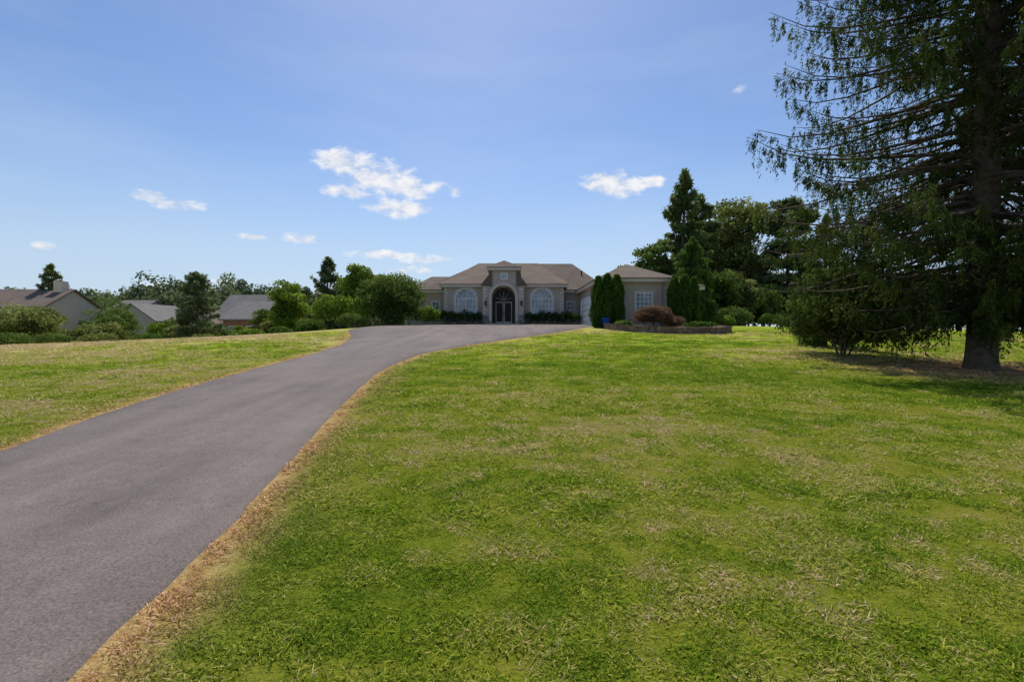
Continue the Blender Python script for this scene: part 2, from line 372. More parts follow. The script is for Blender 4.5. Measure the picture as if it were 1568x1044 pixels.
md=go.modifiers.new('scatter','NODES'); md.node_group=ng

# ------------------------------------------------------------ building helpers
def root(name,loc):
    e=bpy.data.objects.new(name,None); e.location=loc; S.collection.objects.link(e); return e
def mk(name,V,F,mat,parent):
    me=bpy.data.meshes.new(name); loc=parent.location if parent else Vector((0,0,0))
    me.from_pydata([tuple(Vector(v)-loc) for v in V],[],F); me.materials.append(mat); me.update()
    o=bpy.data.objects.new(name,me); S.collection.objects.link(o)
    if parent: o.parent=parent
    return o
def box(par,name,x0,x1,y0,y1,z0,z1,mat):
    V=[(x0,y0,z0),(x1,y0,z0),(x1,y1,z0),(x0,y1,z0),(x0,y0,z1),(x1,y0,z1),(x1,y1,z1),(x0,y1,z1)]
    return mk(name,V,[(3,2,1,0),(4,5,6,7),(0,1,5,4),(1,2,6,5),(2,3,7,6),(3,0,4,7)],mat,par)
def prism(par,name,pl,y0,y1,mat):
    n=len(pl); V=[(a,y0,b) for a,b in pl]+[(a,y1,b) for a,b in pl]
    F=[tuple(range(n)),tuple(range(2*n-1,n-1,-1))]+[(i,i+n,(i+1)%n+n,(i+1)%n) for i in range(n)]
    return mk(name,V,F,mat,par)
def arch(cx,w,z0,zs,n=14,rz=None):
    r=w/2; rz=rz or r
    return [(cx-r,z0),(cx+r,z0)]+[(cx+r*math.cos(t),zs+rz*math.sin(t)) for t in np.linspace(0,math.pi,n)]
def ring(par,name,o,i,y0,y1,mat):
    n=len(o); V=[(a,y0,b) for a,b in o]+[(a,y0,b) for a,b in i]+[(a,y1,b) for a,b in o]+[(a,y1,b) for a,b in i]; F=[]
    for k in range(n):
        l=(k+1)%n; F+= [(k,l,n+l,n+k),(k,2*n+k,2*n+l,l),(n+k,n+l,3*n+l,3*n+k)]
    return mk(name,V,F,mat,par)
def hip(par,name,x0,x1,y0,y1,z,ra,rb,mat,trim):
    V=[(x0,y0,z-.06),(x1,y0,z-.06),(x1,y1,z-.06),(x0,y1,z-.06),(x0,y0,z),(x1,y0,z),(x1,y1,z),(x0,y1,z),ra,rb]
    F=[(3,2,1,0),(0,1,5,4),(1,2,6,5),(2,3,7,6),(3,0,4,7)]
    if abs(ra[0]-rb[0])>abs(ra[1]-rb[1]): F+=[(4,5,9,8),(5,6,9),(6,7,8,9),(7,4,8)]
    else: F+=[(4,5,8),(5,6,9,8),(6,7,9),(7,4,8,9)]
    mk(name,V,F,mat,par)
    e=.06; box(par,name+'_fascia',x0+e,x1-e,y0+e,y1-e,z-.34,z-.063,trim)
M_st=simple('stucco',(.47,.39,.325),.95,.10,1.2,.3)
M_st2=simple('stucco_trim',(.62,.53,.44),.9,.06,2,.2)
M_white=simple('white_paint',(.8,.8,.78),.5,.03,2)
M_dark=simple('dark_metal',(.03,.028,.026),.5,.1,5)
M_wood=simple('door_wood',(.06,.035,.025),.5,.25,8)
M_conc=simple('concrete',(.42,.39,.35),.9,.12,2,.3)
M_mulch=simple('mulch',(.12,.08,.05),1,.4,9,.9)
def shingles(name,a,b):
    m,nt,out=newmat(name); P=pos(nt); n=noise(nt,.8,4,P); n2=noise(nt,14,2,P,.8)
    xyz=nn(nt,'ShaderNodeSeparateXYZ'); nt.links.new(P,xyz.inputs[0])
    st=math_(nt,'FRACT',math_(nt,'MULTIPLY',xyz.outputs[2],13.0))
    f=math_(nt,'ADD',math_(nt,'MULTIPLY',n,.5),math_(nt,'ADD',math_(nt,'MULTIPLY',n2,.4),math_(nt,'MULTIPLY',st,.12)))
    principled(nt,out,ramp(nt,f,[(.3,a),(.75,b)]),.95,.1,st,.4,.02); return m
M_roof=shingles('brown_shingles',(.105,.082,.066),(.21,.168,.138))
M_roofg=shingles('grey_shingles',(.13,.125,.12),(.24,.23,.22))
M_roofb=shingles('tan_shingles',(.12,.095,.08),(.22,.175,.15))
m_glass,nt,out=newmat('window_glass'); gp=principled(nt,out,ramp(nt,noise(nt,1.3,2,pos(nt)),[(.35,(.08,.10,.12)),(.7,(.30,.36,.42))]),.06,.9)
m_glassd,nt,out=newmat('dark_glass'); gp=principled(nt,out,(.015,.016,.018),.35,.15)
def stone(name,a,b,mor,scale=2.6):
    m,nt,out=newmat(name); P=pos(nt)
    v=nn(nt,'ShaderNodeTexVoronoi'); v.inputs['Scale'].default_value=scale; nt.links.new(P,v.inputs['Vector'])
    e=nn(nt,'ShaderNodeTexVoronoi',feature='DISTANCE_TO_EDGE'); e.inputs['Scale'].default_value=scale; nt.links.new(P,e.inputs['Vector'])
    c=ramp(nt,v.outputs['Color'],[(.2,a),(.8,b)]); k=ramp(nt,e.outputs[0],[(.0,(1,1,1)),(.06,(0,0,0))])
    principled(nt,out,mixc(nt,k,c,mor),.9,.2,e.outputs[0],.6,.03); return m
M_stone=stone('stone_veneer',(.19,.15,.12),(.40,.34,.28),(.2,.18,.16))

# ------------------------------------------------------------ main house
H=root('stucco_house',(-1,55,2)); G=1.85
box(H,'wall_bay_left',-7.3,-3.1,52,58,G,6.05,M_st)
box(H,'wall_bay_right',1.3,5.55,52,58,G,6.05,M_st)
box(H,'wall_main',-9.6,10.2,54,68,G,5.6,M_st)
box(H,'wall_left_wing',-12.2,-9.58,55,65,G,5.3,M_st)
hip(H,'roof_front',-7.8,6.05,51.5,68.6,6.35,(-4.1,60,9.65),(3.2,60,9.65),M_roof,M_st2)
hip(H,'roof_main',-10.1,10.8,53.5,68.5,5.9,(-4.0,60.04,9.6),(7.4,60.04,9.6),M_roof,M_st2)
hip(H,'roof_left_wing',-12.8,-6,54.5,65.5,5.6,(-9.9,60,8.0),(-5,60,8.0),M_roof,M_st2)
o=[(-3.1,G),(-3.1,6.1),(-2.1,6.1),(-2.1,7.75),(.45,7.75),(.45,6.1),(1.3,6.1),(1.3,G),(.35,G)]
ac=[(-.9+1.25*math.cos(t),4.9+1.25*math.sin(t)) for t in np.linspace(0,math.pi,18)]
prism(H,'entry_portico_wall',o+ac+[(-2.15,G)],51.2,51.7,M_st)
out_=[(-.9+1.55*math.cos(t),4.9+1.55*math.sin(t)) for t in np.linspace(0,math.pi,18)]
V=[];F=[]
inn=[(.35,2.4)]+ac+[(-2.15,2.4)]; ou=[(.65,2.4)]+out_+[(-2.45,2.4)]; n=len(inn)
V=[(a,51.08,b) for a,b in ou]+[(a,51.08,b) for a,b in inn]+[(a,51.25,b) for a,b in ou]+[(a,51.25,b) for a,b in inn]
for k in range(n-1): F+=[(k,k+1,n+k+1,n+k),(k,2*n+k,2*n+k+1,k+1),(n+k,n+k+1,3*n+k+1,3*n+k)]
mk('entry_arch_surround',V,F,M_st2,H)
for xx in (-3.12,.72):
    box(H,'portico_plinth',xx,xx+.6,50.98,51.3,G,3.0,M_stone)
    for q in range(8): box(H,'quoin',xx+.02,xx+(.50 if q%2 else .36),51.14,51.22,3.05+q*.36,3.35+q*.36,M_st2)
box(H,'tower_walls',-2.1,.45,51.72,57,6.1,7.74,M_st)
hip(H,'roof_tower',-2.65,1.0,50.7,58.5,8.05,(-.85,52.4,8.95),(-.8,58,8.95),M_roof,M_st2)
for sgn,xa,xb in ((-1,-2.1,-3.3),(1,.45,1.6)):
    mk('tower_shoulder_roof',[(xa,51.1,7.7),(xb,51.1,6.2),(xb,56,6.2),(xa,56,7.7),(xa,51.1,6.05),(xa,56,6.05)],[(0,1,2,3),(0,4,1),(3,2,5),(0,3,5,4),(4,5,2,1)],M_roof,H)
box(H,'tower_window_frame',-1.2,-.45,51.12,51.19,6.75,7.45,M_white); box(H,'tower_window_glass',-1.1,-.55,51.10,51.115,6.85,7.35,m_glass)
box(H,'tower_window_muntin',-.845,-.805,51.08,51.098,6.85,7.35,M_white)
box(H,'entry_back_wall',-3.0,1.2,52.9,53.1,G,6.0,M_st)
prism(H,'door_surround',arch(-.9,2.4,2.1,4.75),52.80,52.88,M_wood)
for s in (-1,1):
    box(H,'door_leaf',-.9+ (0.03 if s>0 else -.88),-.9+(.88 if s>0 else -.03),52.72,52.78,2.15,4.5,M_st2)
    box(H,'door_glass',-.9+ (0.12 if s>0 else -.79),-.9+(.79 if s>0 else -.12),52.69,52.71,2.35,4.4,m_glassd)
    box(H,'door_handle',-.9+s*.08-.015,-.9+s*.08+.015,52.64,52.68,3.1,3.4,M_dark)
prism(H,'transom_glass',arch(-.9,1.8,4.62,4.8,rz=.85),52.77,52.79,m_glassd)
for k in range(5):
    t=math.pi*(k+.5)/5; c_,s_=math.cos(t),math.sin(t); w_=.02
    mk('transom_bar',[(-.9-s_*w_,52.75,4.65+c_*w_),(-.9+s_*w_,52.75,4.65-c_*w_),(-.9+c_*.9+s_*w_,52.75,4.65+s_*.95-c_*w_),(-.9+c_*.9-s_*w_,52.75,4.65+s_*.95+c_*w_)],[(0,1,2,3)],M_st2,H)
box(H,'entry_step',-3.0,1.2,49.9,52.7,1.75,2.02,M_conc); box(H,'entry_step_upper',-2.6,.8,50.5,52.7,2.02,2.14,M_conc)
for xx in (-2.78,.98):
    box(H,'wall_lantern',xx-.09,xx+.09,50.9,51.08,4.0,4.4,M_dark); box(H,'lantern_cap',xx-.13,xx+.13,50.86,51.12,4.4,4.46,M_dark); box(H,'lantern_bracket',xx-.03,xx+.03,51.08,51.14,4.1,4.6,M_dark)
def archwin(cx,w,z0,zs,yw,par):
    fr=arch(cx,w,z0,zs,16); ot=arch(cx,w+.44,z0-.16,zs,16)
    ring(par,'window_surround',ot,fr,yw-.10,yw,M_st2)
    ring(par,'window_frame',fr,arch(cx,w-.18,z0+.09,zs,16),yw-.13,yw,M_white)
    prism(par,'window_glass_pane',arch(cx,w-.17,z0+.085,zs,16),yw-.03,yw-.01,m_glass)
    r=w/2-.09
    for f in (-.5,0,.5): box(par,'mullion',cx+f*w*.66-.035,cx+f*w*.66+.035,yw-.10,yw-.035,z0+.09,zs-.04,M_white)
    for f in (-.75,-.25,.25,.75): box(par,'muntin',cx+f*w*.66-.015,cx+f*w*.66+.015,yw-.07,yw-.036,z0+.09,zs-.04,M_white)
    for zz in (.33,.66): box(par,'muntin_bar',cx-r,cx+r,yw-.08,yw-.0715,z0+(zs-z0)*zz-.015,z0+(zs-z0)*zz+.015,M_white)
    box(par,'transom_rail',cx-r,cx+r,yw-.115,yw-.037,zs-.04,zs+.05,M_white)
    for k in range(1,6):
        t=math.pi*k/6; c_,s_=math.cos(t),math.sin(t); e=.016
        mk('sunburst_bar',[(cx-s_*e,yw-.07,zs+c_*e),(cx+s_*e,yw-.07,zs-c_*e),(cx+c_*r+s_*e,yw-.07,zs+s_*r-c_*e),(cx+c_*r-s_*e,yw-.07,zs+s_*r+c_*e)],[(0,1,2,3)],M_white,par)
    ri=r*.45; ring(par,'sunburst_arc',arch(cx,2*ri,zs+.05,zs+.05,12),arch(cx,2*ri-.06,zs+.06,zs+.05,12),yw-.085,yw-.072,M_white)
archwin(-4.95,2.3,3.15,4.78,52,H); archwin(3.2,2.3,3.15,4.78,52,H)
for xa in (-7.3,5.09):
    for q in range(9): box(H,'quoin',xa+(0 if xa<0 else (.0 if q%2 else .12)),xa+(.46 if (xa>0 or q%2) else .34),51.93,52.06,2.75+q*.36,3.04+q*.36,M_st2)
box(H,'stone_base_left',-7.36,-3.1,51.92,52.1,G,2.65,M_stone); box(H,'stone_base_right',1.3,5.62,51.92,52.1,G,2.65,M_stone)
def rectwin(par,x0,x1,z0,z1,yw,nx=2,nz=2):
    box(par,'window_trim',x0-.14,x1+.14,yw-.06,yw+.02,z0-.14,z1+.14,M_st2)
    box(par,'window_frame',x0,x1,yw-.10,yw-.062,z0,z1,M_white)
    box(par,'window_glass_pane',x0+.07,x1-.07,yw-.112,yw-.102,z0+.07,z1-.07,m_glass)
    for k in range(1,nx): xx=x0+(x1-x0)*k/nx; box(par,'muntin',xx-.022,xx+.022,yw-.13,yw-.114,z0+.07,z1-.07,M_white)
    for k in range(1,nz): zz=z0+(z1-z0)*k/nz; box(par,'muntin_bar',x0+.07,x1-.07,yw-.14,yw-.132,zz-.022,zz+.022,M_white)
rectwin(H,6.1,6.95,3.6,4.6,54,2,2); rectwin(H,-8.9,-8.1,3.6,4.6,54,2,2); rectwin(H,-11.2,-10.3,3.5,4.7,55,2,2)
gw=1.5
box(H,'garage_wing_wall',7.45,13.0,40,54.5,gw,5.45,M_st)
hip(H,'garage_wing_roof',6.95,13.5,39.5,57,5.75,(10.4,44.2,7.45),(10.4,55,7.45),M_roof,M_st2)
box(H,'side_wing_wall',13.0,16.6,43.5,54,gw,5.1,M_st)
hip(H,'side_wing_roof',10.5,17.2,43.0,54.6,5.4,(11,47.5,6.9),(13.6,47.5,6.9),M_roof,M_st2)
box(H,'stone_base_wing',7.39,13.06,39.92,40.1,gw,2.35,M_stone)
for q in range(9): box(H,'quoin',12.55+(.0 if q%2 else .12),13.04,39.94,40.06,2.4+q*.34,2.68+q*.34,M_st2)
rectwin(H,10.2,11.55,3.1,4.55,40,4,4)
for (a0,a1) in ((41.2,44.0),(45.2,51.6)):
    box(H,'garage_door',7.40,7.46,a0,a1,1.75,4.5,M_white)
    for k in range(1,5): box(H,'garage_panel_line',7.385,7.398,a0,a1,1.75+k*.55-.015,1.75+k*.55+.015,M_dark)
    box(H,'garage_door_trim',7.33,7.44,a0-.15,a0,1.7,4.65,M_white); box(H,'garage_door_trim',7.33,7.44,a1,a1+.15,1.7,4.65,M_white); box(H,'garage_door_head',7.33,7.44,a0,a1,4.5,4.65,M_white)
box(H,'downspout',12.2,12.28,39.86,39.93,1.6,5.4,M_st2)
box(H,'vent_pipe',8.1,8.25,57.0,57.15,7.0,8.4,M_dark)

acc=Acc()
for x in np.arange(-9.2,-3.4,.7): shrub_into(acc,x,50.9+.15*rng.normal(),Tz(x,50.9),.58,.5,1.3+.3*rng.random(),750,.12)
acc.build('boxwood_hedge',[M_barkg,M_box],(-6,50.9,2))
acc=Acc()
for x in np.arange(1.8,7.0,.7): shrub_into(acc,x,50.9+.15*rng.normal(),Tz(x,50.9),.58,.5,1.15+.3*rng.random(),750,.12)
acc.build('boxwood_hedge',[M_barkg,M_box],(4,50.9,2))
shrub('azalea_shrub',-8.8,49.6,1.5,1.0,1.9,M_leafb,2600,.16)
shrub('azalea_shrub',-10.5,49.2,1.1,1.0,2.0,M_leaf,2200,.16)

for (x,y,h,r) in ((6.9,38.8,4.0,.55),(7.65,38.9,4.2,.58),(8.4,38.8,4.1,.58),(13.05,39.0,4.0,.56),(13.85,38.9,4.1,.6),(14.65,39.1,3.95,.55)):
    acc=Acc(); z=Tz(x,y)-.03; tube(acc,[(x,y,z),(x,y,z+.5)],[.08,.07],6,.4,0)
    shrub_into(acc,x,y,z,r,r,h,5500,.15,col=True,amp=.22); acc.build('arborvitae',[M_bark,M_arb],(x,y,z))

wp=np.array([(6.9,36.6),(7.2,34.6),(8.0,32.6),(9.6,31.0),(11.4,30.2),(13.0,30.1),(14.1,30.8),(14.6,32.4),(14.7,36.0)])
tt=np.linspace(0,len(wp)-1,60); wx=sm(np.interp(tt,range(len(wp)),wp[:,0]),7); wy=sm(np.interp(tt,range(len(wp)),wp[:,1]),7)
M_blk=stone('retaining_block',(.15,.10,.085),(.28,.20,.165),(.07,.06,.05),4.0)
acc=Acc()
for lay,(z0_,z1_,off) in enumerate(((0,.19,0),(.195,.385,.015),(.39,.45,-.03))):
    for k in range(0,59):
        p=np.array([wx[k],wy[k]]); q=np.array([wx[k+1],wy[k+1]]); d=(q-p)/np.linalg.norm(q-p); nrm=np.array([d[1],-d[0]])
        nrm=-nrm if np.dot(nrm,p-np.array([11,34]))<0 else nrm
        q=q-d*.008; zb=float(T(p[0],p[1]))-.02; o_=off+.008*rng.normal()
        c4=[p-nrm*(.25+o_)*1,q-nrm*(.25+o_),q-nrm*o_,p-nrm*o_]
        V=[(a[0],a[1],zb+z0_) for a in c4]+[(a[0],a[1],zb+z1_) for a in c4]
        acc.add(V,[(3,2,1,0),(4,5,6,7),(0,1,5,4),(1,2,6,5),(2,3,7,6),(3,0,4,7)],.5,0)
acc.build('retaining_wall',[M_blk],(11,31,1.4))
V=[(11,35,1.78)]+[(a,b,float(T(a,b))+.36) for a,b in zip(wx,wy)]+[(14.6,39.9,1.72),(7.3,39.9,1.72)]
mk('planting_bed_mulch',V,[(0,k,k+1) for k in range(1,len(V)-1)]+[(0,len(V)-1,1)],M_mulch,None)
def bedshrub(name,x,y,r,h,mat,n,leaf):
    acc=Acc(); z0=1.66; tube(acc,[(x,y,z0-.1),(x,y,z0+h*.5)],[.05,.03],6,.4,0)
    shrub_into(acc,x,y,z0,r,r*.9,h,n,leaf,up=-.5,amp=.2); acc.build(name,[M_bark,mat],(x,y,z0))
bedshrub('red_japanese_maple',10.0,34.2,1.35,1.5,M_red,9000,.11)
bedshrub('red_japanese_maple',11.6,34.8,.8,.8,M_red,3000,.10)
bedshrub('juniper_shrub',12.9,33.2,1.0,.4,M_arb,1800,.12)
bedshrub('juniper_shrub',8.2,35.6,.7,.5,M_leaf,1500,.12)
bx,by=7.35,37.9; bz=Tz(bx,by)+.01
B=root('recycling_bin',(bx,by,bz))
M_blue=simple('blue_plastic',(.02,.08,.36),.45,.08,2)
mk('bin_body',[(bx-.2,by-.2,bz+.06),(bx+.2,by-.2,bz+.06),(bx+.2,by+.2,bz+.06),(bx-.2,by+.2,bz+.06),(bx-.25,by-.26,bz+.70),(bx+.25,by-.26,bz+.70),(bx+.25,by+.25,bz+.70),(bx-.25,by+.25,bz+.70)],[(3,2,1,0),(4,5,6,7),(0,1,5,4),(1,2,6,5),(2,3,7,6),(3,0,4,7)],M_blue,B)
mk('bin_lid',[(bx-.28,by-.3,bz+.704),(bx+.28,by-.3,bz+.704),(bx+.28,by+.29,bz+.704),(bx-.28,by+.29,bz+.704),(bx-.23,by-.23,bz+.76),(bx+.23,by-.23,bz+.76),(bx+.23,by+.26,bz+.80),(bx-.23,by+.26,bz+.80)],[(3,2,1,0),(4,5,6,7),(0,1,5,4),(1,2,6,5),(2,3,7,6),(3,0,4,7)],M_blue,B)
for s in (-1,1):
    acc=Acc(); tube(acc,[(s*.21,.22,.1),(s*.26,.22,.1)],[.1,.1],14,.5,0); acc.build('bin_wheel',[M_dark],parent=B)
box(B,'bin_handle',bx-.2,bx+.2,by+.31,by+.34,bz+.68,bz+.71,M_blue)

# ------------------------------------------------------------ trees right
conifer('spruce_tree',13.4,13.8,26,6.3,780,1150,.11,.03,M_spruce,base=.06,droop=.36,hang=1.0,power=.42,trunk=.33,lowcut=.10,lowmin=.40,wob=.45,tipup=.30,strand=True)
broadleaf('yew_tree',11.85,17.3,3.3,2.0,M_yew,110,230,.12,.10,stems=6,bark=M_bark,squash=.9,top=.55,spread=.95,soff=.5)
conifer('hemlock_tree',13.7,21.2,5.8,1.7,90,420,.15,.045,M_yew,base=.08,droop=.4,hang=.5,power=.75)
conifer('spruce_tree',21.9,62,19.8,5.8,140,460,.55,.17,M_spruce2,base=.05,droop=.35,hang=.5,power=.75,wob=.55)
conifer('spruce_tree',25.6,66,17.8,5.8,130,440,.55,.17,M_spruce2,base=.05,droop=.35,hang=.5,power=.65,wob=.55)
broadleaf('maple_tree',31.8,70,20,6.4,M_leafo,110,200,.42,.12)
broadleaf('maple_tree',18.5,64,11.5,3.6,M_leaf,60,220,.36,.15)
conifer('pine_tree',36.4,64,16.8,6.2,170,420,.5,.16,M_pine,base=.08,droop=.12,hang=.15,power=.38,flat=True)
conifer('weeping_spruce_tree',18.6,50,9.0,3.8,150,400,.32,.09,M_arb,base=.02,droop=.75,hang=1.0,power=.65,var0=.15)
broadleaf('maple_tree',14.8,66,9.0,3.2,M_leafb,50,220,.32,.2)
broadleaf('dogwood_tree',22.4,54,7.0,2.8,M_leaf,50,220,.26,.1)
broadleaf('dogwood_tree',26.5,57,6.5,2.8,M_leafo,50,220,.26,.05)
broadleaf('dogwood_tree',31.0,60,6.0,2.8,M_leaf,50,220,.26,.05)
broadleaf('maple_tree',42,84,12,4.5,M_leafo,70,200,.42,.15)
broadleaf('plum_tree',40,68,6.0,2.4,M_red,40,180,.26,.15)
for (x,y,r,h,m) in ((22.5,49,1.6,1.9,M_leaf),(24.6,52,1.3,1.6,M_leafo),(26.6,50,1.1,1.3,M_arb),(28.3,51,1.0,1.2,M_leaf),(30.0,51,1.2,1.3,M_arb),(19.8,45.5,1.0,1.0,M_leafb),(32.5,53,1.3,1.5,M_leaf),(35,54,1.2,1.5,M_leafo),(38,56,1.4,1.6,M_leaf)):
    shrub('round_shrub',x,y,r,r,h,m,2000,.17)
acc=Acc()
for x in np.arange(33,112,1.4):
    yb=64+.08*(x-36); shrub_into(acc,x,yb+.5*rng.normal(),Tz(x,yb)-.05,1.4,1.0,2.6+1.4*rng.random(),620,.32)
acc.build('boundary_hedge',[M_barkg,M_leaf],(60,65,1))
# ------------------------------------------------------------ trees left
broadleaf('dogwood_tree',-11.9,47.5,5.5,3.2,M_leaf,95,300,.19,.02,stems=3,squash=1)
shrub('forsythia_shrub',-16.4,46,2.6,1.7,3.3,M_leafb,5500,.19,amp=.22)
shrub('round_shrub',-14.4,43.6,1.3,1.0,1.3,M_leaf,2000,.16)
conifer('spruce_tree',-23.6,62,10.6,3.4,90,280,.4,.12,M_pine,base=.05,droop=.3,hang=.4,power=.5)
broadleaf('maple_tree',-18.4,58,9.0,2.6,M_leafb,55,240,.28,.12,top=.5)
broadleaf('maple_tree',-21.0,64,8.8,2.8,M_leaf,50,200,.3,.12)
broadleaf('maple_tree',-24.2,52,7.0,2.3,M_leafb,60,260,.22,.06,top=.35)
conifer('pine_tree',-32.5,50,7.6,2.9,85,300,.3,.08,M_pine,base=.2,droop=.2,hang=.35,power=.42)
for (x,y,H_,r,m) in ((-49,49,4.9,3.2,M_leafo),(-54,52,4.6,2.6,M_leaf),(-42.5,51,3.6,2.4,M_leaf),(-37.5,55,3.0,2.2,M_leafo),(-29,58,5.2,2.4,M_leaf),(-40,47,2.4,2.3,M_leafo),(-35,62,3.0,2.0,M_leafb),(-57,58,6.2,3,M_leafo),(-52,64,6.2,2.8,M_leaf),(-34.5,56,2.6,2.0,M_leaf),(-26.5,56,4.2,2.2,M_leafo),(-29,66,7.5,2.6,M_leaf),(-62,62,6.6,3.2,M_leafo),(-58,70,8.0,3.4,M_leaf),(-68,68,7.0,3.2,M_leaf),(-73,70,6.0,3.0,M_leafo),(-27,70,8.5,3,M_leafo),(-46,64,4.6,2.4,M_leafb)):
    broadleaf('crabapple_tree',x,y,H_,r,m,38,200,.22,.10,stems=3)
for (x,y,r,h,m) in ((-20,48,1.4,1.5,M_leaf),(-28,50,1.5,1.2,M_leaf),(-26.5,47,1.0,.8,M_leafo),(-22,46,1.0,.9,M_leaf),(-18.8,44.5,.9,.8,M_arb),(-36,48,1.6,1.3,M_leaf),(-44.5,47,1.7,1.5,M_leafo),(-30,47,1.2,.9,M_leafo),(-33.5,45.5,1.2,1.0,M_arb),(-38,44.5,1.5,1.2,M_leafo),(-42,44,1.3,1.3,M_leaf),(-24.5,45.5,1.1,.9,M_leafb),(-47,45,1.6,1.6,M_leaf)): shrub('round_shrub',x,y,r,r,h,m,1600,.16)
conifer('spruce_tree',-76,80,14.5,3.6,80,260,.5,.16,M_spruce2,base=.1,power=.6)

acc=Acc()
def far_tree(x,y,h,r):
    z0=Tz(x,y)-.2; nc=15; d=rdir(nc); C=d*(rng.random(nc)**.45)[:,None]*np.array([r,r,h*.42])*.8+np.array([x,y,z0+h*.52])
    m_=120; n=nc*m_; ci=np.repeat(np.arange(nc),m_); dd=rdir(n); P=C[ci]+dd*(r*.46*(.55+.5*rng.random(n)))[:,None]
    cv=np.clip(rng.normal()*.22+.45+.15*rng.normal(size=nc),0,1)
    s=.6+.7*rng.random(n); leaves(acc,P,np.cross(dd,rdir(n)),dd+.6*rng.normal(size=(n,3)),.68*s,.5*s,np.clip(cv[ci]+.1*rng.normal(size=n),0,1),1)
    tube(acc,[(x,y,z0),(x,y,z0+h*.5)],[.25,.15],5,.4,0)
for k in range(115):
    y=rng.uniform(98,135); x=rng.uniform(-1.35*y,-.2*y); far_tree(x,y,(9.5+10.5*float(vn(x*.06,y*.02,55,2))+rng.uniform(-2,2.5))*(y/120),rng.uniform(3,5.6))
for k in range(50):
    y=rng.uniform(86,96); x=rng.uniform(-125,-30); far_tree(x,y,rng.uniform(6,12.5),rng.uniform(2.4,4.2))
for k in range(80):
    y=rng.uniform(92,130); x=rng.uniform(.40*y,1.4*y); far_tree(x,y,rng.uniform(11,16)*(y/115),rng.uniform(4,6))
for k in range(40):
    y=rng.uniform(95,120); x=rng.uniform(-.2*y,.4*y); far_tree(x,y,rng.uniform(5,7),rng.uniform(3,4.5))
for x in np.concatenate([np.arange(-170,-18,4.0),np.arange(36,165,4.0)]):
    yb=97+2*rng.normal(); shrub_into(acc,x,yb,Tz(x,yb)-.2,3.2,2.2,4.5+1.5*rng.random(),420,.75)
acc.build('distant_trees',[M_barkg,M_far],(0,110,0))

# ------------------------------------------------------------ neighbouring houses
M_sid=simple('tan_siding',(.46,.40,.32),.8,.05,1); M_sid2=simple('grey_siding',(.38,.36,.33),.8,.05,1); M_brick=stone('red_brick',(.22,.09,.06),(.33,.15,.10),(.3,.26,.22),5)
def gable(name,x0,x1,y0,y1,ze,zr,wall,roof,axis='x',wins=4):
    zg=min(Tz(x0,y0),Tz(x1,y0))-.3; R_=root(name,((x0+x1)/2,(y0+y1)/2,zg))
    box(R_,'walls',x0,x1,y0,y1,zg,ze,wall); o=.4
    if axis=='x':
        ym=(y0+y1)/2
        mk('gable_walls',[(x0,y0,ze),(x0,y1,ze),(x0,ym,zr-.1),(x1,y0,ze),(x1,y1,ze),(x1,ym,zr-.1)],[(0,1,2),(3,5,4)],wall,R_)
        mk('roof',[(x0-o,y0-o,ze-.15),(x1+o,y0-o,ze-.15),(x1+o,ym,zr),(x0-o,ym,zr),(x0-o,y1+o,ze-.15),(x1+o,y1+o,ze-.15),(x0-o,y0-o,ze+.05),(x1+o,y0-o,ze+.05),(x1+o,ym,zr+.2),(x0-o,ym,zr+.2),(x0-o,y1+o,ze+.05),(x1+o,y1+o,ze+.05)],
           [(0,3,2,1),(3,4,5,2),(6,7,8,9),(9,8,11,10),(0,1,7,6),(1,2,8,7),(2,5,11,8),(5,4,10,11),(4,3,9,10),(3,0,6,9)],roof,R_)
    else:
        xm=(x0+x1)/2
        mk('gable_walls',[(x0,y0,ze),(x1,y0,ze),(xm,y0,zr-.1),(x0,y1,ze),(x1,y1,ze),(xm,y1,zr-.1)],[(0,1,2),(3,5,4)],wall,R_)
        mk('roof',[(x0-o,y0-o,ze-.15),(xm,y0-o,zr),(x1+o,y0-o,ze-.15),(x0-o,y1+o,ze-.15),(xm,y1+o,zr),(x1+o,y1+o,ze-.15),(x0-o,y0-o,ze+.05),(xm,y0-o,zr+.2),(x1+o,y0-o,ze+.05),(x0-o,y1+o,ze+.05),(xm,y1+o,zr+.2),(x1+o,y1+o,ze+.05)],
           [(0,1,4,3),(1,2,5,4),(6,9,10,7),(7,10,11,8),(0,6,7,1),(1,7,8,2),(3,4,10,9),(4,5,11,10),(0,3,9,6),(2,8,11,5)],roof,R_)
    for k in range(wins):
        cx=x0+(x1-x0)*(k+.5)/wins
        for zz in (ze-1.6,ze-4.2):
            if zz>zg+.5: box(R_,'window_frame',cx-.5,cx+.5,y0-.06,y0+.02,zz-.7,zz+.7,M_white); box(R_,'window_glass_pane',cx-.42,cx+.42,y0-.075,y0-.062,zz-.62,zz+.62,m_glass)
    return R_
gable('neighbour_house',-45.5,-39.5,74,84,3.3,6.9,M_sid,M_roofg,'x',3)
gable('neighbour_house',-41.8,-36.6,70,80,2.9,5.6,M_brick,M_roofg,'x',2)
gable('neighbour_house',-48,-43,70,76,2.2,4.2,M_sid,M_roofb,'y',2)
gable('neighbour_house',-71,-65.5,84,94,4.2,6.6,M_sid2,M_roofg,'x',3)
gable('neighbour_house',-66.5,-59,80,90,2.8,5.6,M_sid2,M_roofg,'y',3)
c_=gable('neighbour_house',-84,-71.5,74,84,4.9,7.8,M_sid,M_roofb,'x',4)
box(c_,'chimney',-73.8,-72.4,78,79.2,5,9.2,M_st2)
gable('neighbour_house',-100,-87,80,90,3.9,6.6,M_sid,M_roofb,'x',4)

